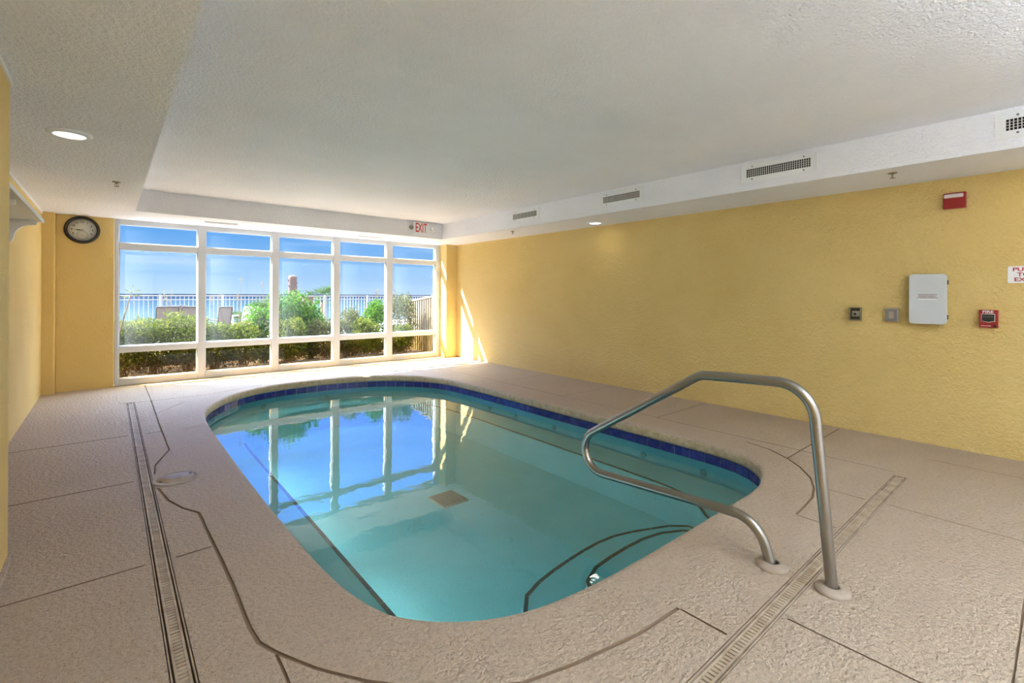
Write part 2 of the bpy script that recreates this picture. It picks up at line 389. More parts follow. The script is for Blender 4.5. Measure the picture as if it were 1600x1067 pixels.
groove([(.20, 7.47), (.97, 7.44), (2.44, 7.80), (3.6, 7.86), (4.63, 7.86)], .008) if False else groove([(.26, 7.44), (.99, 7.42)], .008)
groove([(.11, 7.485), (.16, 7.485)], .008)
groove([(1.0, 7.44), (1.4, 7.72), (1.9, 7.87), (2.5, 7.90), (3.2, 7.88), (4.1, 7.62), (4.6, 7.3)], .008) if False else groove([(.99, 7.43), (2.0, 7.83), (4.6, 7.86)], .007)
groove([(.424, 6.65), (.714, 7.10)], .006)
groove([(4.62, 8.5), (4.62, .875)], .009)
for y in (4.39, 2.965, 5.76, 7.15): groove([(4.632, y), (5.66, y)], .008)
groove([(5.68, 1.531), (4.63, 1.531)], .010); groove([(4.61, 1.531), (4.31, 1.53)], .010)
groove([(4.50, 1.94), (4.44, 1.72), (4.31, 1.528), (4.165, 1.385), (3.978, 1.253), (3.786, 1.170), (3.60, 1.122), (3.40, 1.105), (3.245, 1.098)], .013)
groove([(3.24, 1.09), (3.24, .885)], .009); groove([(3.845, 1.175), (3.84, .885)], .008)
groove([(2.17, .765), (2.17, -3.0)], .010); groove([(3.86, .765), (3.86, -3.0)], .010); groove([(5.2, .765), (5.2, -3.0)], .010)
groove([(2.18, .13), (3.85, .13)], .008)
# drain channels
cut.box(.165, .245, .83, 7.46, -.05, .03)
cut.box(.165, 4.535, .788, .868, -.05, .03)
co = cut.build('cutter', GROOVE)
for p in co.data.polygons: p.material_index = 0
cm = bmesh.new(); cm.from_mesh(co.data); bmesh.ops.recalc_face_normals(cm, faces=cm.faces); cm.to_mesh(co.data); cm.free()
md = floor.modifiers.new('b', 'BOOLEAN'); md.operation = 'DIFFERENCE'; md.object = co; md.solver = 'EXACT'; md.use_self = True; md.material_mode = 'TRANSFER'
dg = bpy.context.evaluated_depsgraph_get(); nm = bpy.data.meshes.new_from_object(floor.evaluated_get(dg))
floor.modifiers.clear(); floor.data = nm; nm.name = 'floor'
bpy.data.objects.remove(co)
print('FLOOR', len(nm.polygons), [m_.name for m_ in nm.materials])

# ------------------------------------------------------------------ pool
pool = thing('swimming_pool', 'turquoise plaster plunge pool set in the beige deck, rounded at its corners', 'pool', (2.5, 4.5, -.68))
PO = Vector((2.5, 4.5, -.68))
def ploc(o): o.location = -PO; return o
def ring(loops, mi=0, sm=True):
    g_ = G(); N = len(loops[0][0]); vs = [(p.x, p.y, z_) for P, z_ in loops for p in P]
    g_.add(vs, [(i * N + k, (i + 1) * N + k, (i + 1) * N + (k + 1) % N, i * N + (k + 1) % N) for i in range(len(loops) - 1) for k in range(N)], mi, sm)
    return g_
cp = [(IN, 0.0), (offset(OUT, .035), -.0005), (offset(OUT, .018), -.005), (offset(OUT, .006), -.014), (OUT, -.030), (OUT, -.075), (offset(OUT, .004), -.092), (offset(OUT, .03), -.10), (offset(OUT, .05), -.10), (offset(OUT, .055), -.12)]
g_ = ring(cp)
g_.m = [0 if i // len(OUT) < 3 else 1 for i in range(len(g_.f))]
ploc(g_.build('coping', [DECK, COPE], pool))
WALL = offset(OUT, .03)
well_pts = [(1.62, 1.50), (2.3, 1.475), (3.05, 1.475), (3.34, 1.58), (3.49, 1.80), (3.70, 2.03), (3.79, 2.3), (3.81, 2.8), (3.82, 3.6), (3.83, 5.4), (3.80, 6.1), (3.66, 6.55), (3.35, 6.95), (2.9, 7.17), (2.4, 7.22),
            (1.95, 7.17), (1.55, 6.88), (1.26, 6.45), (1.18, 5.95), (1.17, 5.0), (1.165, 3.6), (1.16, 2.6), (1.165, 2.1), (1.23, 1.78), (1.38, 1.60)]
WELL = resample(catmull([Vector(p) for p in well_pts], 8), n=240)
# line both loops up by their nearest starting point
st = min(range(240), key=lambda i: (WELL[i] - WALL[0]).length); WELL = WELL[st:] + WELL[:st]
ZB, ZF, ZW = -.35, -.66, -.18
g_ = ring([(WALL, -.10), (WALL, ZB), (WELL, ZB), (offset(WELL, -.01), ZB - .012), (offset(WELL, -.012), ZF)], 0, False)
fl_ = offset(WELL, -.012)
g_.add([(p.x, p.y, ZF) for p in fl_], [tuple(range(240))])
ploc(g_.build('basin', PLAS, pool))
# waterline tile
TP = resample(offset(OUT, .026), step=.154); g_ = G(); N = len(TP)
for i in range(N):
    a, b = TP[i], TP[(i + 1) % N]; u = (b - a).normalized(); n_ = Vector((u.y, -u.x))
    a2, b2 = a + u * .0035, b - u * .0035
    for zz0, zz1 in ((-.188, -.104),):
        v = [(q.x, q.y, zz) for zz in (zz0, zz1) for q in (a2 + n_ * .004, b2 + n_ * .004, b2 - n_ * .004, a2 - n_ * .004)]
        g_.add(v, [(0, 3, 2, 1), (4, 5, 6, 7), (0, 1, 5, 4), (1, 2, 6, 5), (2, 3, 7, 6), (3, 0, 4, 7)])
ploc(g_.build('waterline_tile', TILE, pool))['label'] = 'band of square cobalt blue tiles'
g_ = ring([(offset(OUT, .0285), -.101), (offset(OUT, .0275), -.192)])
ploc(g_.build('tile_grout', GROUT, pool))
# steps
up_pts = [(1.98, 1.50), (2.08, 1.74), (2.17, 1.87), (2.30, 1.925), (2.5, 1.945), (2.70, 1.95), (2.88, 1.94), (3.05, 1.90), (3.19, 1.82), (3.32, 1.66), (3.36, 1.56), (3.28, 1.48)]
lw_pts = [(1.70, 1.50), (1.79, 1.90), (1.885, 2.12), (2.1, 2.22), (2.4, 2.27), (2.72, 2.295), (2.96, 2.28), (3.25, 2.18), (3.56, 2.0), (3.50, 1.70), (3.30, 1.48)]
def smooth_open(P, step=.03): return resample(catmull([Vector(p) for p in P], 10, False), step=step, closed=False)
UP = smooth_open(up_pts); LW = smooth_open(lw_pts)
g_ = G().prism([(p.x, p.y) for p in LW], ZF - .02, -.50); ploc(g_.build('step', PLAS, pool))
g_ = G().prism([(p.x, p.y) for p in UP], ZF - .02, ZB - .002); ploc(g_.build('step', PLAS, pool))
def strip(P, z_, w=.042, seg=.15, closed=False):
    g_ = G(); Q = resample(P, step=seg, closed=closed); M_ = len(Q)
    for i in range(M_ if closed else M_ - 1):
        a, b = Q[i], Q[(i + 1) % M_]; u = (b - a).normalized(); n_ = Vector((-u.y, u.x)); a = a + u * .004; b = b - u * .004
        v = [(q.x, q.y, zz) for zz in (z_ - .001, z_ + .003) for q in (a, b, b + n_ * w, a + n_ * w)]
        g_.add(v, [(0, 3, 2, 1), (4, 5, 6, 7), (0, 1, 5, 4), (1, 2, 6, 5), (2, 3, 7, 6), (3, 0, 4, 7)])
        v = [(q.x, q.y, zz) for zz in (z_ - .03, z_) for q in (a, b, b + n_ * .004, a + n_ * .004)]
        v = [(x + (-n_.x) * .004, y + (-n_.y) * .004, zz) for x, y, zz in v]
        g_.add(v, [(0, 1, 5, 4)])
    return g_
far_w = [p for p in WELL]
i0 = min(range(240), key=lambda i: (WELL[i] - Vector((3.34, 1.58))).length); W2 = WELL[i0:] + WELL[:i0]
i1 = min(range(240), key=lambda i: (W2[i] - Vector((1.38, 1.60))).length)
WO = offset(W2[:i1], .022)
for sel in ([p for p in WO if p.x > 2.5 and p.y < 6.6], [p for p in WO if p.x < 2 and p.y < 6.1]):
    o_ = ploc(strip(sel, ZB, .024).build('bench_trim', TRIM, pool)); o_['label'] = 'dark tile line along the bench edge'
o_ = ploc(strip(offset(UP, 0)[2:-3][::-1], ZB - .002, .024, .17).build('step_trim', TRIM, pool))
o_ = ploc(strip(offset(LW, 0)[2:-3][::-1], -.50, .024, .17).build('step_trim', TRIM, pool))
# return jets on the wall under the tile
for (x, y) in ((4.2, 5.45), (4.2, 4.85), (4.2, 4.10), (4.2, 2.83), (4.19, 2.22), (1.72, 7.6), (2.65, 7.67)):
    i = min(range(240), key=lambda i: (WALL[i] - Vector((x, y))).length); t_ = (WALL[(i + 1) % 240] - WALL[i - 1]).normalized()
    nn = Vector((-t_.y, t_.x, 0)); M_ = Matrix((( t_.x, 0, nn.x, 0), (t_.y, 0, nn.y, 0), (0, -1, 0, 0), (0, 0, 0, 1)))
    g_ = G().lathe([(.034, -.01), (.034, .008), (.030, .012), (.018, .012), (.014, .004), (0, .004)], n=20)
    o_ = g_.build('return_jet', JET, pool); M_.translation = Vector((WALL[i].x, WALL[i].y, -.292)) - PO; o_.matrix_local = M_
g_ = G().box(2.40, 2.68, 3.80, 4.10, ZF - .004, ZF + .012)  # slotted brown panel lying on the pool floor
for k in range(13): g_.box(2.415 + k * .02, 2.425 + k * .02, 3.815, 4.085, ZF + .012, ZF + .016, 1)
o_ = ploc(g_.build('floor_panel', [FPAN, FPAN2], pool)); o_['label'] = 'beige slotted panel on the pool bottom'
# added unseen fill strips under the left bench, brightening pool and ceiling
for y in (2.75, 4.05, 5.35):
    lt = G().box(0, .012, -.55, .55, -.02, .02).box(.012, .016, -.54, .54, -.014, .014, 1).build('added_fill_strip', [WPL, LENS], pool); lt.location = Vector((1.176, y, -.47)) - PO
    ld = bpy.data.lights.new('pool_fill_lamp', 'AREA'); ld.shape = 'RECTANGLE'; ld.size = .03; ld.size_y = 1.06; ld.energy = POOL_FILL_W; ld.color = (.86, .96, 1)
    lo_ = bpy.data.objects.new('lamp', ld); COL.objects.link(lo_); lo_.parent = pool; lo_.location = Vector((1.195, y, -.47)) - PO; lo_.rotation_euler = (0, -math.pi / 2 - .35, 0)
# water surface
WS = offset(OUT, .021); g_ = G().add([(p.x, p.y, ZW) for p in WS], [tuple(range(240))])
wo = g_.build('pool_water', WAT); tag(wo, 'still clear water filling the turquoise pool, mirroring the window', 'water')

# ------------------------------------------------------------------ trench drains
def trench(name, label, L, loc, rot):
    t_ = thing(name, label, 'drain', loc, rot)
    G().box(0, L, -.037, .037, -.046, -.030).build('channel', CHAN, t_)
    g_ = G()
    for y0, y1 in ((-.036, -.031), (.031, .036), (-.024, -.015), (.015, .024)): g_.box(0, L, y0, y1, -.03, -.001)
    g_.build('edge_rail', GRATE, t_)
    g_ = G()
    k = 0
    x = .004
    while x < L - .02: g_.box(x, x + .0155, -.0145, .0145, -.02, -.003); x += .022
    g_.build('slotted_grate', GRATE, t_)
    return t_
trench('trench_drain', 'long narrow slotted drain in the deck left of the pool, running to the window', 6.58, (.205, .872, 0), Matrix.Rotation(math.pi / 2, 4, 'Z'))
trench('trench_drain', 'narrow slotted drain in the deck in front of the pool, passing under the handrail', 4.36, (.170, .828, 0), None)

# ------------------------------------------------------------------ walls
struct(G().box(XR, XR + .15, -3.1, 9.05, -.02, 2.9).build('wall_right', YELR))
struct(G().box(XL - .15, XL, 3.45, 9.05, -.02, 2.9).box(XL - .15, -.385, -3.1, 3.46, -.02, 2.9).build('wall_left', YEL))
g_ = G().box(XL - .1, -.555, 8.73, 8.99, -.02, 2.9).box(-.56, .055, 8.86, 8.99, -.02, 2.9).box(5.475, XR + .1, 8.62, 8.99, -.02, 2.9).box(.05, 5.48, 8.9, 8.99, 2.41, 2.9)
struct(g_.build('wall_front', YEL, bevel=.012))
struct(G().box(-.9, -.3, -3.25, -3.1, -.02, 2.9).box(5.6, 5.9, -3.25, -3.1, -.02, 2.9).box(-.3, 5.6, -3.25, -3.1, 2.36, 2.9).build('wall_back', YEL))
g_ = G().box(-.9, .256, -3.2, 8.99, ZS, 2.95).box(4.90, 5.95, -3.2, 8.99, ZS, 2.95).box(.256, 4.90, 7.87, 8.99, ZS, 2.95).box(.256, 4.90, -3.2, 7.87, ZC, 2.95)
struct(g_.build('ceiling', CEI))
struct(G().box(XL, XL + .012, 3.46, 8.72, ZS - .03, ZS).box(-.385, -.375, -3.0, 3.47, ZS - .02, ZS).build('trim_1', WPL))
g_ = G(); pts = [(-.39, 3.46), (-.39, 2.4)]
for k in range(26):
    y = 3.44 - k * .12; g_.box(-.386, -.372 + random.uniform(-.002, .004), y - .12, y, 0, .035 + random.uniform(-.006, .006))
struct(g_.build('baseboard_left', DECK))

# ------------------------------------------------------------------ window
def window(name, x0, x1, mull, y0, y1, rails, flip=False):
    w_ = struct(bpy.data.objects.new(name, None)); COL.objects.link(w_); w_.location = ((x0 + x1) / 2, (y0 + y1) / 2, 0)
    off = -w_.location
    g_ = G(); zt = rails[-1][1]
    xs = [(x0, x0 + .045)] + mull + [(x1 - .105, x1)] if not flip else [(x0, x0 + .08)] + mull + [(x1 - .08, x1)]
    for a, b in xs: g_.box(a, b, y0, y1, 0, zt)
    for (a0, a1), (b0, b1) in zip(xs, xs[1:]):
        for r0, r1 in rails: g_.box(a1, b0, y0 + .004, y1 - .004, r0, r1)
    o_ = g_.build('window_frame', WHT, w_, bevel=.004, seg=1); o_.location = off
    g_ = G()
    for (a0, a1), (b0, b1) in zip(xs, xs[1:]):
        for (r0, r1), (s0, s1) in zip(rails, rails[1:]):
            for q in ((a1, a1 + .012, r1, s0), (b0 - .012, b0, r1, s0), (a1, b0, r1, r1 + .010), (a1, b0, s0 - .010, s0)):
                g_.box(q[0], q[1], y0 + .03, y1 - .03, q[2], q[3])
    o_ = g_.build('glazing_bead', WHT, w_); o_.location = off
    ym = (y0 + y1) / 2
    for (a0, a1), (b0, b1) in zip(xs, xs[1:]):
        for j, ((r0, r1), (s0, s1)) in enumerate(zip(rails, rails[1:])):
            M_ = (GL_LOW, GL_MID, GL_TOP)[j] if not flip else GL_TOP
            o_ = G().add([(a1, ym, r1), (b0, ym, r1), (b0, ym, s0), (a1, ym, s0)], [(0, 1, 2, 3)]).build('pane', M_, w_); o_.location = off
            if j == 0 and not flip: o_['label'] = 'low amber-tinted pane'
            if j == 1 and not flip: o_['label'] = 'tall pane misted with condensation'
    return w_
window('window_1', .058, 5.478, [(1.062, 1.164), (2.130, 2.236), (3.178, 3.300), (4.236, 4.368)], 8.882, 8.986, [(0, .10), (.485, .57), (1.982, 2.072), (2.342, 2.412)])
window('rear_fill_window', -.3, 5.6, [(1.2, 1.26), (2.64, 2.70), (4.1, 4.16)], -3.22, -3.14, [(0, .06), (2.30, 2.36)], True)  # added unseen glazing that lets fill light in from behind

# ------------------------------------------------------------------ ceiling lights
def downlight(x, y, label, z=ZS):
    t_ = thing('ceiling_light', label, 'ceiling light', (x, y, z), None, 'round downlights on the soffits')
    G().lathe([(.118, 0), (.118, -.006), (.108, -.014), (.088, -.018), (.082, -.014)], n=36).build('trim_ring', WPL, t_)
    G().lathe([(.083, -.014), (.06, -.020), (.03, -.023), (0.0, -.024)], n=36).build('lens', GLOW, t_)
    ld = bpy.data.lights.new('downlight_lamp', 'AREA'); ld.shape = 'DISK'; ld.size = .16; ld.energy = DOWN_W; ld.color = (1, .90, .78)
    lo_ = bpy.data.objects.new('lamp', ld); COL.objects.link(lo_); lo_.parent = t_; lo_.location = (0, 0, -.03)
    return t_
downlight(-.205, 4.33, 'lit round downlight in the left soffit above the left deck')
downlight(5.40, 4.50, 'lit round downlight in the right soffit close against the yellow wall')
for x, y, w_ in ((-.1, .2, 'left'), (5.40, .0, 'right')): downlight(x, y, 'added unseen fill downlight in the %s soffit behind the camera' % w_)  # added pair out of view, for fill
for y in (-1.3, -2.4):  # added fill: unseen troughs that brighten the ceiling and room
    for x in (.85, 1.9, 2.95):
        t_ = thing('added_fill_trough', 'added unseen white fill trough hung behind the camera, %s row, %s one' % ({-1.3: 'nearer', -2.4: 'rear'}[y], {.85: 'left', 1.9: 'middle', 2.95: 'right'}[x]), 'fill light', (x, y, 2.05), None, 'added fill troughs behind the camera')
        G().box(-.5, .5, -.14, .14, -.05, -.03).box(-.5, .5, -.15, -.14, -.05, .03).box(-.5, .5, .14, .15, -.05, .03).build('trough', WPL, t_)
        G().tube([(-.4, 0, -.03), (-.4, 0, ZC - 2.05)], .006, 6).build('suspension_rod', GREY, t_); G().tube([(.4, 0, -.03), (.4, 0, ZC - 2.05)], .006, 6).build('suspension_rod', GREY, t_)
        ld = bpy.data.lights.new('added_trough_lamp', 'AREA'); ld.shape = 'RECTANGLE'; ld.size = .95; ld.size_y = .22; ld.energy = FILL_UP_W; ld.color = (.78, .90, 1)
        lo_ = bpy.data.objects.new('lamp', ld); COL.objects.link(lo_); lo_.parent = t_; lo_.location = (0, 0, -.02); lo_.rotation_euler = (math.pi, 0, 0)

# ------------------------------------------------------------------ sprinklers
def sprinkler(x, y, z, label):
    t_ = thing('fire_sprinkler', label, 'sprinkler', (x, y, z), None, 'fire sprinklers in the ceiling')
    G().lathe([(.034, 0), (.034, -.003), (.022, -.008), (.012, -.009)], n=20).build('escutcheon', BRS, t_)
    g_ = G().tube([(0, 0, -.005), (0, 0, -.018)], .008, 10).tube([(.010, 0, -.016), (.016, 0, -.026), (.003, 0, -.042)], .0025, 6).tube([(-.010, 0, -.016), (-.016, 0, -.026), (-.003, 0, -.042)], .0025, 6)
    g_.tube([(0, 0, -.018), (0, 0, -.04)], .003, 6)
    g_.build('sprinkler_head', BRS, t_)
    G().lathe([(.020, -.044), (.021, -.0425), (0, -.041)], n=16).build('deflector', BRS, t_)
sprinkler(.05, 5.93, ZS, 'small pendant sprinkler in the left soffit beyond the downlight')
sprinkler(5.12, 1.0, ZS, 'brassy pendant sprinkler in the right soffit nearest the red strobe')
sprinkler(5.14, 6.05, ZS, 'small pendant sprinkler in the right soffit under the farthest wall grille')

# ------------------------------------------------------------------ soffit air grilles
def air_grille(y0, y1, label):
    w_, h_ = y1 - y0, .185
    t_ = thing('air_vent', label, 'air vent', (4.90, y1, 2.58), RW, 'wall grilles along the right soffit')
    g_ = G(); b_ = .052; fx0, fx1, fy0, fy1 = 0, w_, -h_ / 2, h_ / 2
    g_.box(fx0, fx1, fy0, fy0 + b_, 0, .007).box(fx0, fx1, fy1 - b_, fy1, 0, .007).box(fx0, fx0 + b_, fy0 + b_, fy1 - b_, 0, .007).box(fx1 - b_, fx1, fy0 + b_, fy1 - b_, 0, .007)
    g_.build('frame', WPL, t_)
    G().box(b_ - .002, w_ - b_ + .002, fy0 + b_ - .002, fy1 - b_ + .002, .0005, .0015).build('duct_shade_sheet', DARK, t_)  # dark sheet stands in for the shade inside the duct
    g_ = G(); n_ = 30; p_ = (w_ - 2 * b_) / n_
    for k in range(n_ + 1):
        x = b_ + k * p_; g_.box(x - p_ * .14, x + p_ * .14, fy0 + b_ - .001, fy1 - b_ + .001, .0016, .0062)
    for j in (-1, 0, 1): g_.box(b_, w_ - b_, j * .02 - .0015, j * .02 + .0015, .0015, .003)
    g_.build('louvers', SLOT, t_)
    for sx_ in (.16, .84):
        for sy_ in (fy0 + .03, fy1 - .03): G().lathe([(.008, .007), (.006, .010), (0, .010)], (w_ * sx_, sy_, 0), 10).build('screw', GREY, t_)
air_grille(5.155, 5.81, 'white wall grille on the right soffit, the farthest one, nearest the exit sign')
air_grille(3.34, 4.00, 'white wall grille on the right soffit, second from the window end')
air_grille(1.50, 2.18, 'white louvred wall grille on the right soffit, second nearest the camera')
air_grille(-.34, .364, 'white wall grille on the right soffit cut by the right edge of the photo')
for x0, x1, y0, y1, lab in ((1.07, 1.50, 8.27, 8.34, 'slim grey slot diffuser over the second window bay'), (3.45, 3.92, 8.38, 8.45, 'slim grey slot diffuser over the fourth window bay, near the exit sign')):
    t_ = thing('slot_diffuser', lab, 'air vent', ((x0 + x1) / 2, (y0 + y1) / 2, ZS), None, 'slot diffusers above the window')
    a, b = (x1 - x0) / 2, (y1 - y0) / 2
    G().box(-a, a, -b, b, -.012, 0).build('frame', WPL, t_, bevel=.003)
    g_ = G().box(-a + .015, a - .015, -b + .012, -.004, -.0135, -.011).box(-a + .015, a - .015, .004, b - .012, -.0135, -.011); g_.build('slots', GREY, t_)

# ------------------------------------------------------------------ exit sign
t_ = thing('exit_sign', 'white EXIT sign with red letters and two emergency lamp heads at the tray ceiling corner', 'exit sign', (4.415, 7.87, 2.565), FW)
g_ = G(); g_.prism(rrect(-.165, .165, -.112, .122, .012), 0, .045); g_.build('housing', WPL, t_)
text('lettering', 'EXIT', .235, EXR, t_, 0, .008, .0455, bold=.004, sx=.50)
G().prism(rrect(.166, .305, -.085, .09, .01), 0, .03).build('backplate', WPL, t_)
G().prism(rrect(-.235, -.166, -.06, .04, .01), 0, .02).build('backplate', WPL, t_)
for x, l_ in ((-.215, 0), (.235, 0)):
    M_ = GREY
    o_ = G().lathe([(.010, 0), (.012, .03), (.034, .045), (.040, .07), (.036, .085), (0, .088)], (x, .005, 0), 20, 0).build('lamp_head', WPL if x > 0 else GREY, t_)

# ------------------------------------------------------------------ clock
t_ = thing('wall_clock', 'round black-rimmed wall clock with thermometer dial on the left yellow pillar', 'clock', (-.288, 8.86, 2.213), FW)
CK = .925
G().lathe([(.200, 0), (.206, .012), (.202, .030), (.188, .042), (.172, .040), (.163, .026), (.160, .016)], n=64).build('rim', BLK, t_)
G().lathe([(.164, .004), (.164, .014), (0, .014)], n=64).build('dial', DIAL, t_)
G().lathe([(.147, .0142), (.147, .0152), (.1445, .0152), (.1445, .0142)], n=64).build('minute_track', BLK, t_)
nums = [text('numeral', str(k), .040, BLK, t_, .116 * math.sin(math.radians(30 * k)), .116 * math.cos(math.radians(30 * k)), .0150, bold=.0005) for k in (12, 1, 2, 3, 4, 8, 9, 10, 11)]
th = G().lathe([(.062, .0142), (.062, .0156), (.0595, .0156), (.0595, .0142)], (0, -.078, 0), 40).build('thermometer_dial', BLK, t_)
g_ = G()
for k in range(9):
    a = math.radians(-120 + 30 * k); s_, c_ = math.sin(a), math.cos(a)
    g_.tube([(s_ * .046, -.078 + c_ * .046, .0152), (s_ * .055, -.078 + c_ * .055, .0152)], .0012, 5)
g_.build('tick_marks', BLK, th)
G().tube([(-.03, -.060, .0165), (.016, -.088, .0165)], [.0008, .0018], 6).build('needle', BLK, th)
def hand(name, ang, L, w_):
    a = math.radians(ang); u = Vector((math.sin(a), math.cos(a))); v_ = Vector((u.y, -u.x))
    P = [u * -.02 - v_ * w_ * .3, u * -.02 + v_ * w_ * .3, u * (L * .55) + v_ * w_, u * L, u * (L * .55) - v_ * w_]
    G().prism([(p.x, p.y) for p in P][::-1], .0165, .0180).build(name, BLK, t_)
hand('hour_hand', 263, .070, .006); hand('minute_hand', 272, .105, .0045)
G().lathe([(.006, .016), (.006, .021), (0, .021)], n=14).build('hand_cap', BLK, t_)

# ------------------------------------------------------------------ shelf
for q in t_.children_recursive: q.data.transform(Matrix.Diagonal((CK, CK, 1, 1)))
t_ = thing('wall_shelf', 'long white shelf on scrolled brackets high on the left yellow wall', 'shelf', (XL, 4.0, 1.985), None)
g_ = G().box(0, .222, -1.2, 1.97, -.012, .010); g_.build('board', SHLF, t_, bevel=.004)
G().box(.214, .232, -1.2, 1.985, -.018, .016).build('front_edging', WHT, t_, bevel=.003)
G().box(0, .012, -1.2, 1.985, .010, .030).build('back_edging', WHT, t_)
def bracket(y):
    prof = [(0, -.012), (.195, -.012), (.195, -.045), (.165, -.05), (.165, -.062)] + [(.165 * (1 - math.sin(math.radians(a))) + .045, -.062 - .085 * (1 - math.cos(math.radians(a)))) for a in range(10, 91, 16)] + [(.045, -.205), (0, -.205)]
    prof = [(0, -.012), (.195, -.012), (.195, -.044), (.170, -.052)] + [(.170 - .115 * math.sin(math.radians(a)), -.052 - .118 * (1 - math.cos(math.radians(a)))) for a in (15, 30, 45, 60, 75, 90)] + [(.040, -.205), (0, -.205)]
    g_ = G(); N = len(prof)
    v = [(x, y + d, z_) for d in (-.022, .022) for x, z_ in prof]
    g_.add(v, [tuple(range(N)), tuple(range(N, 2 * N))[::-1]] + [(i, N + i, N + (i + 1) % N, (i + 1) % N) for i in range(N)])
    g_.box(0, .012, y - .04, y + .04, -.23, -.012)
    g_.build('bracket', SHLF, t_)
bracket(1.86); bracket(.62); bracket(-.6)
t_ = t_

# ------------------------------------------------------------------ right wall fixtures
t_ = thing('fire_alarm_strobe', 'red fire alarm strobe with clear lens high on the right yellow wall', 'fire alarm', (XR, .676, 2.205), RW)
G().box(-.076, .076, -.07, .07, 0, .038).build('housing', RED, t_, bevel=.006)
G().box(-.070, .060, .022, .058, .038, .058).build('strobe_lens', LENS, t_, bevel=.012, seg=3)
g_ = G()
for r_ in (.016, .026, .036): g_.lathe([(r_, .038), (r_, .0395), (r_ - .004, .0395), (r_ - .004, .038)], (0, -.022, 0), 28)
g_.build('sounder_grille', RED, t_)

t_ = thing('wall_enclosure', 'light grey rounded control enclosure on the right wall between the switch and fire pull station', 'control box', (XR, .846, 1.33), RW)
G().box(-.122, .118, -.215, .215, 0, .055).build('back_box', GREY, t_, bevel=.01)
o_ = G(); o_.prism(rrect(-.132, .128, -.226, .226, .028), .045, .088); o_.build('cover', GPL, t_, bevel=.004)
for j, (s_, w_) in enumerate((('CAUTION KEEP DOOR CLOSED', .72), ('WHEN NOT IN USE AND SERVICE', .72), ('PANEL ONLY AS DIRECTED HERE', .78))):
    pass
g_ = G()
for j, (hw, yy) in enumerate(((.066, .040), (.062, .026), (.072, .012))):
    x = -hw
    while x < hw - .004:
        L_ = random.uniform(.002, .0045); g_.box(x, min(x + L_, hw), yy - .0045, yy + .0045, .088, .0884); x += L_ + random.uniform(.0012, .0028)
g_.build('printed_notice', mat('faded_red_print', srgb(128, 92, 90), .6), t_)
G().box(-.064, .060, -.006, -.001, .088, .0905).build('latch_lip', WPL, t_)
for y in (.15, -.16): G().tube([(.130, y - .02, .05), (.130, y + .02, .05)], .006, 8).build('hinge', BLKP, t_)

t_ = thing('spa_timer_button', 'small dark-recessed box with a round push button, left of the light switch', 'push button', (XR, 1.405, 1.175), RW)
g_ = G().box(-.05, .05, -.066, -.056, 0, .05).box(-.05, .05, .056, .066, 0, .05).box(-.05, -.041, -.056, .056, 0, .05).box(.041, .05, -.056, .056, 0, .05); g_.build('rim', mat('bronze_box', srgb(120, 112, 84), .5), t_)
G().box(-.041, .041, -.056, .056, 0, .012).build('recess', OLIV, t_)
G().box(-.030, .041, -.026, .030, .012, .030).build('faceplate', STON, t_, bevel=.003)
G().lathe([(.022, .03), (.022, .050), (.013, .052), (.012, .042), (0, .042)], (0, -.002, 0), 24).build('button_collar', STON, t_)
G().lathe([(.012, .043), (.011, .046), (0, .047)], (0, -.002, 0), 20).build('button', BLKP, t_)

t_ = thing('light_switch', 'weathered grey covered light switch beside the larger grey enclosure', 'switch', (XR, 1.113, 1.175), RW)
G().box(-.052, .050, -.066, .066, 0, .035).build('back_box', STON, t_, bevel=.006)
G().box(-.046, .044, -.056, .056, .035, .046).build('cover', GREY, t_, bevel=.008)
G().box(-.020, .020, -.034, .034, .046, .056).build('rocker', STON, t_, bevel=.006)
for y in (-.05, .05): G().tube([(-.053, y - .01, .03), (-.053, y + .01, .03)], .004, 8).build('hinge', STON, t_)

t_ = thing('fire_pull_station', 'red FIRE manual pull station on the right wall, lower right of the enclosure', 'fire alarm', (XR, .458, 1.166), RW)
G().box(-.058, .058, -.076, .076, 0, .045).build('housing', RED, t_, bevel=.005)
g_ = G().prism([(-.044, .042), (.040, .042), (.040, -.022), (0, -.032), (-.044, -.022)][::-1], .045, .0462); g_.build('handle_outline', WPL, t_)
g_ = G().prism([(-.040, .038), (.036, .038), (.036, -.018), (0, -.028), (-.040, -.018)][::-1], .046, .056); g_.build('pull_handle', BLKP, t_, bevel=.003)
text('lettering', 'FIRE', .030, WPL, t_, -.004, .058, .046, bold=.0008, sx=1.25)
text('handle_lettering', 'PULL DOWN', .011, GREY, t_, -.002, .018, .0565, bold=.0003)
text('small_lettering', 'LOCAL ALARM', .009, WPL, t_, -.016, -.060, .046, bold=.0003)
G().lathe([(.010, .045), (.010, .049), (0, .049)], (.038, -.060, 0), 16).build('key_lock', BLKP, t_)

t_ = thing('push_to_exit_sign', 'white sign with red letters cut by the right edge of the photo', 'sign', (XR, .257, 1.538), RW)
g_ = G(); g_.prism(rrect(-.092, .092, -.070, .070, .014), 0, .006); g_.build('plate', WPL, t_)
for s_, y in (('PUSH', .042), ('TO', .0), ('EXIT', -.042)): text('lettering', s_, .044, REDT, t_, 0, y, .0062, bold=.0010, sx=1.22)

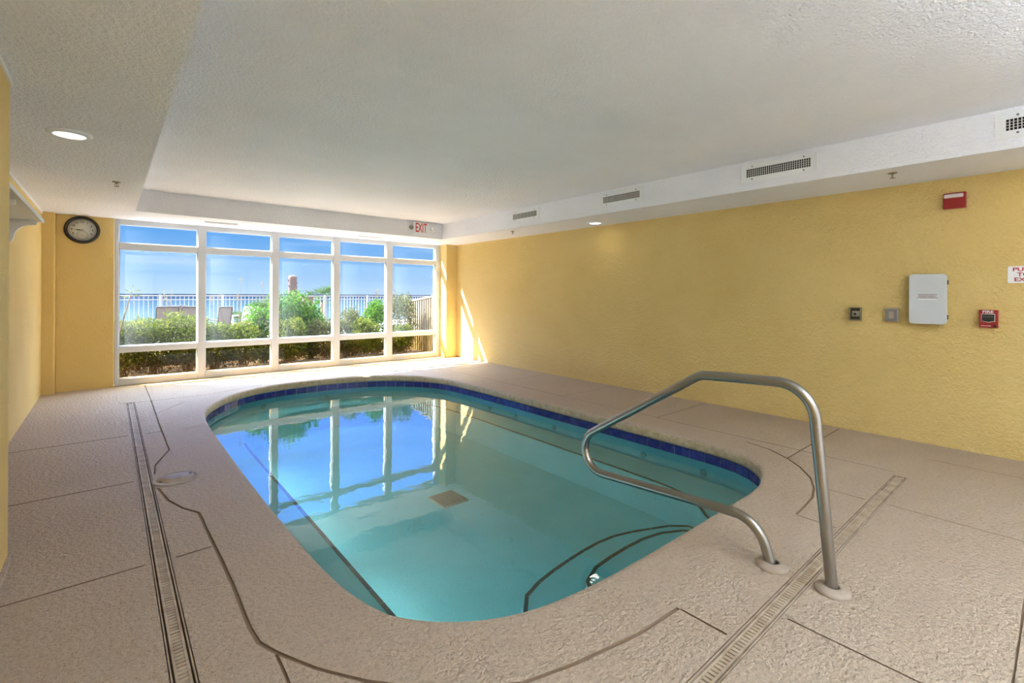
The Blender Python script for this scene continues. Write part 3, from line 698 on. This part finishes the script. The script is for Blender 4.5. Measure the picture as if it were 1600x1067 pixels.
# ------------------------------------------------------------------ handrail
hr = thing('pool_handrail', 'curved stainless steel handrail standing at the pool steps', 'handrail', (2.53, .70, 0))
def fillet(P, R):
    out = [Vector(P[0])]
    for i in range(1, len(P) - 1):
        a, b, c = Vector(P[i - 1]), Vector(P[i]), Vector(P[i + 1]); u = (a - b).normalized(); w = (c - b).normalized()
        th_ = u.angle(w); tl = R[i - 1] / math.tan(th_ / 2); ce = b + (u + w).normalized() * (R[i - 1] / math.sin(th_ / 2))
        s_, e_ = b + u * tl, b + w * tl; n_ = max(6, int((math.pi - th_) / .12))
        v0, v1 = s_ - ce, e_ - ce; an = v0.angle(v1)
        for k in range(n_ + 1):
            t = k / n_; out.append(ce + (v0 * math.sin((1 - t) * an) + v1 * math.sin(t * an)) / math.sin(an))
    out.append(Vector(P[-1])); return out
yz = [(.703, -.02), (.792, .932), (1.345, .906), (2.59, .115), (1.035, .212), (.962, -.02)]
PT = fillet([(0, y, z_) for y, z_ in yz], [.165, .13, .143, .16])
g_ = G().tube([(0, p.y - .70, p.z) for p in PT], .0252, 24); g_.build('rail', STEEL, hr)
for y in (.703, .963):
    G().lathe([(.072, 0), (.074, .006), (.068, .016), (.040, .024), (.029, .026), (.027, .022)], (0, y - .70, 0), 40).build('base_cover', STON, hr)

# ------------------------------------------------------------------ skimmer lid
sk = thing('skimmer_lid', 'round beige skimmer cover set in the deck against the left drain', 'skimmer lid', (.375, 4.21, 0))
G().lathe([(.142, 0), (.143, .004), (.136, .008), (.118, .009), (.116, .004)], n=48).build('ring', STON, sk)
G().lathe([(.114, 0), (.114, .008), (.050, .009), (.048, .011), (.03, .012), (0, .012)], n=48).build('cover', STON, sk)
for a in (20, 200):
    x, y = .098 * math.cos(math.radians(a)), .098 * math.sin(math.radians(a))
    G().lathe([(.010, .008), (.010, .0098), (0, .0098)], (x, y, 0), 14).build('lifting_hole', BLKP, sk)

# ------------------------------------------------------------------ outdoors: ground, terrace, beach, sea
struct(G().box(-14, 26, 9.1, 11.4, -.25, -.06).build('planting_bed', SOIL))
struct(G().box(-14, 26, 11.4, 21.2, -.3, .10).build('terrace_floor', PAVE))
struct(G().box(-200, 260, 21.2, 60, -3.6, -3.5).box(-300, 400, 60, 96, -4.1, -4.0).build('beach_ground', SAND))
struct(G().box(-30, 40, -30, -3.25, -.3, -.03).build('rear_ground', PAVE))
struct(G().add([(-2500, 92, -3.98), (2500, 92, -3.98), (2500, 2900, -3.98), (-2500, 2900, -3.98)], [(0, 1, 2, 3)]).build('sea', SEAM))

# railing
rf = thing('terrace_railing', 'white picket railing along the sea side of the terrace', 'railing', (6, 20, .10))
o = Vector((-6, -20, -.10))
g_ = G().box(-6, 18, 19.97, 20.03, 1.235, 1.275).box(-6, 18, 19.98, 20.02, 1.10, 1.13).box(-6, 18, 19.98, 20.02, .19, .22); q = g_.build('rails', RAILW, rf); q.location = o
g_ = G(); x = -6
while x < 18: g_.box(x - .010, x + .010, 19.99, 20.01, .2, 1.24); x += .125
q = g_.build('pickets', RAILW, rf); q.location = o; q['kind'] = 'stuff'
for k in range(14):
    x = -6 + k * 1.83; q = G().box(x - .035, x + .035, 19.965, 20.035, .10, 1.29).build('post', RAILW, rf); q.location = o
# tan louvred screen at the right
ts = thing('tan_slat_screen', 'tan vertical slat fence panel outside the rightmost pane', 'fence', (5.95, 10.3, 0))
g_ = G(); n_ = 17
for k in range(n_):
    y = 9.35 + k * .107; zt = 1.155 + (11.1 - y) * .118
    g_.add([(0, y - 10.3, -.06), (.0, y + .048 - 10.3, -.06), (.035, y + .048 - 10.3, -.06), (.035, y - 10.3, -.06), (0, y - 10.3, zt), (0, y + .048 - 10.3, zt), (.035, y + .048 - 10.3, zt), (.035, y - 10.3, zt)],
           [(0, 1, 2, 3), (4, 7, 6, 5), (0, 4, 5, 1), (1, 5, 6, 2), (2, 6, 7, 3), (3, 7, 4, 0)])
g_.build('slats', TAN, ts)
def slopebar(name, M, x0, x1, y0, y1, h0, h1, base=None):
    z0 = 1.155 + (11.1 - y0) * .118; z1 = 1.155 + (11.1 - y1) * .118
    b0, b1 = (z0 + h0, z1 + h0) if base is None else (base, base)
    v = [(x0, y0 - 10.3, b0), (x1, y0 - 10.3, b0), (x1, y1 - 10.3, b1), (x0, y1 - 10.3, b1), (x0, y0 - 10.3, z0 + h1), (x1, y0 - 10.3, z0 + h1), (x1, y1 - 10.3, z1 + h1), (x0, y1 - 10.3, z1 + h1)]
    return G().add(v, [(0, 3, 2, 1), (4, 5, 6, 7), (0, 1, 5, 4), (1, 2, 6, 5), (2, 3, 7, 6), (3, 0, 4, 7)]).build(name, M, ts)
slopebar('top_rail', TAN, -.015, .05, 9.3, 11.17, -.01, .035)
slopebar('backing_panel', TANB, .037, .045, 9.3, 11.15, 0, -.02, -.06)
G().box(-.02, .05, 11.12 - 10.3, 11.19 - 10.3, -.06, 1.19).build('end_post', TAN, ts)
# brown post and block
bp_ = thing('shower_tower', 'brown rounded pillar rising above the railing in the middle bay', 'pillar', (5.16, 18.6, .10))
G().lathe([(.145, 0), (.145, 1.76), (.15, 1.78), (.15, 1.86), (.135, 1.90), (.06, 1.92), (0, 1.92)], n=28).build('shaft', BRN, bp_)
for a, z_ in ((0, 1.62), (180, 1.70), (200, 1.5), (10, 1.45)):
    x, y = .15 * math.cos(math.radians(a)), .15 * math.sin(math.radians(a)); G().box(x - .02, x + .02, y - .02, y + .02, z_, z_ + .05).build('fixture', SLFR, bp_)
bl = G().box(5.72, 6.10, 19.2, 19.6, .10, 1.20).box(5.69, 6.13, 19.17, 19.63, 1.20, 1.24).build('block_pier', BLOCK); tag(bl, 'beige rendered pier at the railing right of the brown pillar', 'pier')

# loungers / chairs
def sling_chair(x, y, rz, w_, label):
    t_ = thing('sling_chair', label, 'outdoor chair', (x, y, .10), Matrix.Rotation(rz, 4, 'Z'), 'taupe sling chairs on the terrace')
    h = w_ / 2
    G().add([(-h + .02, -.30, .40), (h - .02, -.30, .40), (h - .02, .18, .36), (-h + .02, .18, .36), (-h + .02, .30, .90), (h - .02, .30, .90),
             (-h + .02, -.30, .388), (h - .02, -.30, .388), (h - .02, .195, .348), (-h + .02, .195, .348), (-h + .02, .312, .895), (h - .02, .312, .895)],
            [(0, 1, 2, 3), (3, 2, 5, 4), (6, 9, 8, 7), (9, 10, 11, 8), (0, 6, 7, 1), (4, 5, 11, 10), (0, 3, 9, 6), (1, 7, 8, 2), (3, 4, 10, 9), (2, 8, 11, 5)]).build('sling', SLING, t_)
    g_ = G()
    for s_ in (-1, 1): g_.tube([(s_ * h, -.32, .40), (s_ * h, .18, .36), (s_ * h, .31, .92)], .017, 8)
    g_.tube([(-h, .31, .915), (h, .31, .915)], .017, 8); g_.build('frame', SLFR, t_)
    for s_ in (-1, 1):
        G().tube([(s_ * h, -.28, 0), (s_ * h, -.26, .60), (s_ * h, .22, .60)], .016, 8).build('arm', SLFR, t_)
        G().tube([(s_ * h, .28, 0), (s_ * h, .14, .37)], .016, 8).build('leg', SLFR, t_)
        G().tube([(s_ * h, -.30, 0), (s_ * h, -.28, .4)], .016, 8).build('leg', SLFR, t_)
sling_chair(1.02, 14.2, math.pi + .15, .44, 'taupe sling chair behind the hedge, leftmost in the first bay')
sling_chair(1.36, 15.2, math.pi - .1, .42, 'taupe sling chair set farther back in the first bay')
sling_chair(1.52, 14.0, math.pi + .1, .46, 'taupe sling chair behind the hedge beside the first mullion')
sling_chair(2.05, 13.5, math.pi + .35, .30, 'lone taupe sling chair in the second bay left of the small table')
t_ = thing('side_table', 'small pale round table beside the lone sling chair', 'table', (2.42, 14.0, .10))
G().lathe([(0, .66), (.16, .66), (.165, .67), (.16, .68), (0, .682)], n=24).build('table_top', mat('pale_table', srgb(196, 222, 232), .3), t_)
G().tube([(0, 0, 0), (0, 0, .66)], .02, 8).lathe([(.12, 0), (.12, .015), (.02, .03)], n=16).build('pedestal', WPL, t_)
t_ = thing('chaise_lounge', 'white chaise lounge tilted up in the second bay before the palm', 'lounger', (2.50, 12.75, .10), Matrix.Rotation(math.radians(200), 4, 'Z'))
G().add([(-.02, -.3, .25), (.02, -.3, .25), (.02, .3, .25), (-.02, .3, .25), (-.16, -.3, .92), (-.12, -.3, .93), (-.12, .3, .93), (-.16, .3, .92)],
        [(0, 1, 2, 3), (4, 7, 6, 5), (0, 4, 5, 1), (1, 5, 6, 2), (2, 6, 7, 3), (3, 7, 4, 0)]).build('backrest', RAILW, t_)
G().box(0, 1.1, -.3, .3, .24, .28).build('seat', RAILW, t_)
for x in (.05, 1.05):
    for y in (-.28, .28): G().box(x - .02, x + .02, y - .02, y + .02, 0, .25).build('leg', RAILW, t_)

# ------------------------------------------------------------------ planting
def leaves(g_, c, r, n, L, Wd, up=.35, mi=0, fill=.45):
    for _ in range(n):
        while True:
            p = Vector((random.uniform(-1, 1), random.uniform(-1, 1), random.uniform(-1, 1)))
            if fill < p.length < 1: break
        q = Vector((c[0] + p.x * r[0], c[1] + p.y * r[1], c[2] + p.z * r[2]))
        d = (Vector((random.gauss(0, 1), random.gauss(0, 1), random.gauss(up, .8))) + p * .7).normalized()
        s_ = d.cross(Vector((random.gauss(0, 1), random.gauss(0, 1), random.gauss(0, 1)))).normalized()
        l_ = L * random.uniform(.6, 1.3); w_ = Wd * random.uniform(.7, 1.2); nrm = d.cross(s_) * l_ * .12
        g_.add([q, q + d * l_ * .5 + s_ * w_ + nrm, q + d * l_, q + d * l_ * .5 - s_ * w_ + nrm], [(0, 1, 2), (0, 2, 3)], mi)
def shrub(name, x, y, rx, ry, h, n, M, L, Wd, label, stems=14, z0=-.06, low=.0, tw=LF6, group='garden shrubs outside the window', cat='shrub', twn=140, up=.35):
    t_ = thing(name, label, cat, (x, y, z0), None, group)
    g_ = G()
    for k in range(stems):
        a = random.uniform(0, 6.28); r_ = random.uniform(.3, .9); b_ = (random.uniform(-.2, .2) * rx, random.uniform(-.2, .2) * ry)
        tp = (math.cos(a) * rx * r_, math.sin(a) * ry * r_, h * random.uniform(.6, .97))
        g_.tube([(b_[0], b_[1], 0), ((b_[0] + tp[0]) * .45 + random.uniform(-.04, .04), (b_[1] + tp[1]) * .45, h * .4), tp], [.009, .006, .003], 5)
    g_.build('stems', BARK, t_)
    g_ = G(); hc = h * (.5 + low / 2)
    leaves(g_, (0, 0, hc), (rx, ry, h - hc), n, L, Wd, up)
    for k in range(7):
        a = random.uniform(0, 6.28); r_ = random.uniform(.2, .75)
        leaves(g_, (math.cos(a) * rx * r_, math.sin(a) * ry * r_, hc + (h - hc) * random.uniform(.35, .8)), (rx * .38, ry * .4, h * .22), n // 9, L, Wd, up, fill=.1)
    g_.build('foliage', M, t_)
    if twn:
        g_ = G(); leaves(g_, (0, 0, h * .22), (rx * 1.0, ry * .95, h * .22), twn, L * 1.1, Wd * .7, 1.0, fill=.0); g_.build('dry_lower_leaves', tw, t_)
    return t_
sh = [
 (.15, 10.15, .42, .40, .84, LF1, 'olive-green narrow-leaved shrub at the left jamb of the first bay'),
 (.62, 10.25, .40, .40, .82, LF1, 'olive-green shrub in the middle of the first window bay'),
 (1.08, 10.20, .40, .42, .92, LF1, 'olive-green shrub seen left of the first mullion'),
 (1.50, 10.25, .38, .40, .74, LF1, 'low olive-green shrub just right of the first mullion'),
 (1.95, 10.20, .38, .40, .72, LF1, 'low olive-green shrub in the middle of the second bay'),
 (2.38, 10.55, .36, .38, 1.08, LF2, 'bright green taller shrub at the right of the second bay'),
 (2.88, 10.55, .40, .38, 1.34, LF2, 'tallest bright green shrub in the middle bay, reaching the horizon'),
 (3.30, 10.60, .32, .36, 1.10, LF2, 'bright green shrub below the brown pillar'),
 (2.70, 10.05, .34, .32, .78, LF1, 'small olive shrub in front of the tallest green one'),
 (3.45, 10.15, .34, .36, .78, LF3, 'grey-green shrub at the right of the middle bay'),
 (4.02, 10.35, .36, .36, 1.00, LF3, 'grey-green loose shrub at the left of the fourth bay'),
 (4.22, 10.00, .38, .34, .72, LF1, 'low yellow-green shrub in the fourth bay'),
 (4.72, 10.45, .34, .36, 1.20, LF2, 'bright green rounded shrub at the right of the fourth bay'),
 (5.45, 10.60, .40, .36, 1.30, LF3, 'tall grey-green twiggy shrub in the last bay by the tan fence'),
 (5.08, 10.05, .34, .34, .62, LF1, 'low olive shrub at the foot of the last bay'),
]
for i, (x, y, rx, ry, h, M, lab) in enumerate(sh):
    tall = h > .95
    shrub('garden_shrub', x, y, rx, ry, h + .06, 1900 if M is not LF3 else 1300, M, .075 if M is not LF2 else .06, .012 if M is not LF2 else .015, lab, low=.15 if not tall else .0, twn=380)
# second row behind
for i, (x, y, h, M, lab) in enumerate(((-.35, 11.0, .80, LF3, 'hazy grey-green shrub at the far left beyond the first pane'), (.35, 11.1, .78, LF1, 'back-row olive shrub behind the first bay hedge'), (1.3, 11.1, .72, LF1, 'back-row olive shrub behind the first mullion'),
        (3.75, 11.0, .78, LF3, 'back-row grey-green shrub below the beige pier'), (4.5, 11.05, .80, LF3, 'back-row grey-green shrub behind the fourth bay'))):
    shrub('garden_shrub', x, y, .5, .35, h + .06, 900, M, .065, .010, lab, twn=150)
# reeds and grasses
def grass(name, x, y, h, n, spread, label, M=LF5, plume=True, z0=-.06, group='sea oat grasses beyond the hedge'):
    t_ = thing(name, label, 'grass', (x, y, z0), None, group)
    g_ = G(); p_ = G()
    for k in range(n):
        a = random.uniform(0, 6.28); r_ = random.uniform(.2, 1) * spread; hh = h * random.uniform(.75, 1.02)
        tip = Vector((math.cos(a) * r_, math.sin(a) * r_ * .5, hh)); mid = Vector((tip.x * .35, tip.y * .35, hh * .6))
        g_.tube([(0, 0, 0), mid, tip], [.005, .004, .002], 4)
        if plume: leaves(p_, tuple(tip - Vector((0, 0, .05))), (.018, .018, .08), 26, .035, .004, 1.2, fill=0)
    g_.build('stems', M, t_)
    if plume: p_.build('seed_heads', M, t_)
grass('sea_oats', 1.75, 11.85, 1.62, 3, .15, 'thin sea oat stalks at the left of the second bay')
grass('sea_oats', 2.20, 11.85, 1.72, 3, .20, 'thin sea oat stalks in the middle of the second bay')
grass('sea_oats', 2.72, 11.85, 1.70, 4, .18, 'thin sea oat stalks at the right of the second bay')
grass('sea_oats', .95, 11.85, 1.42, 4, .22, 'short sea oat stalks above the chairs in the first bay')
grass('sea_oats', 5.25, 11.6, 1.50, 3, .16, 'sea oat stalks in the last bay beside the grey-green shrub')
t_ = thing('leaning_reed', 'single thick dark reed leaning right in the first bay', 'plant', (.02, 9.75, -.06))
g_ = G().tube([(0, 0, 0), (.06, .05, .55), (.17, .1, 1.05), (.26, .15, 1.42)], [.016, .014, .011, .007], 7); g_.build('stem', LF6, t_)
g_ = G()
for (dx, dz, b_) in ((-.10, .06, 1.40), (.13, .03, 1.42), (.02, .14, 1.42), (.15, -.01, 1.36), (-.14, -.02, 1.34), (.12, .16, .8), (-.14, .2, .7), (-.12, .25, .5), (.18, .2, .45)):
    t0 = b_ / 1.42; bx = .26 * t0 ** 1.3
    a = Vector((bx, .1, b_)); e_ = a + Vector((dx, random.uniform(-.05, .05), dz)); mdl = (a + e_) / 2 + Vector((0, 0, .02)); s_ = Vector((-dz, .3, dx)).normalized() * .016
    g_.add([a, mdl + s_, e_, mdl - s_], [(0, 1, 2), (0, 2, 3)])
g_.build('blades', LF3, t_)
t_ = thing('misty_grass', 'clump of long grass blades against the left edge of the first pane', 'grass', (-.05, 9.9, -.06))
g_ = G()
for k in range(60):
    a = random.uniform(-.5, 1.4); L_ = random.uniform(.6, 1.25); b_ = Vector((random.uniform(-.1, .1), random.uniform(-.1, .1), 0))
    tip = b_ + Vector((math.sin(a) * L_ * .45, random.uniform(-.1, .1), L_)); md_ = (b_ + tip) / 2 + Vector((-.05, 0, .08)); s_ = Vector((.007, .004, 0))
    g_.add([b_ - s_, b_ + s_, md_ + s_, tip, md_ - s_], [(0, 1, 2, 4), (4, 2, 3)])
g_.build('blades', LF3, t_)
# palms
def palm(x, y, z_, hs, R_, n, label, z0=.10):
    t_ = thing('fan_palm', label, 'palm', (x, y, z0), None, 'palms on the terrace')
    G().tube([(0, 0, 0), (.02, 0, hs * .5), (0, 0, hs)], [.11, .09, .08], 10).build('trunk', BARK, t_)
    g_ = G()
    for k in range(n):
        a = 6.283 * k / n + random.uniform(-.2, .2); el = random.uniform(-.1, 1.25)
        d = Vector((math.cos(a) * math.cos(el), math.sin(a) * math.cos(el), math.sin(el))); st_ = R_ * random.uniform(.35, .5)
        o_ = Vector((0, 0, hs)); c_ = o_ + d * st_; g_.tube([o_, c_], .007, 4)
        sd_ = d.cross(Vector((0, 0, 1))).normalized() if abs(d.z) < .95 else Vector((1, 0, 0)); upv = sd_.cross(d)
        for j in range(-6, 7):
            an = j * .17; dd = (d * math.cos(an) + sd_ * math.sin(an) + upv * random.uniform(-.1, .1)).normalized(); L_ = R_ * random.uniform(.5, .62)
            s_ = dd.cross(upv).normalized() * .013; e_ = c_ + dd * L_ + Vector((0, 0, -.05))
            g_.add([c_, c_ + dd * L_ * .5 + s_, e_, c_ + dd * L_ * .5 - s_], [(0, 1, 2), (0, 2, 3)])
    g_.build('fronds', LF4, t_)
palm(7.35, 21.9, 0, 4.45, .95, 15, 'fan palm crown rising above the railing right of the brown pillar', z0=-3.5)
palm(3.10, 13.9, 0, .66, .60, 14, 'small spiky palm in the second bay beside the tall green shrub')
palm(2.75, 15.2, 0, .42, .45, 10, 'low small palm behind the white chaise lounge')
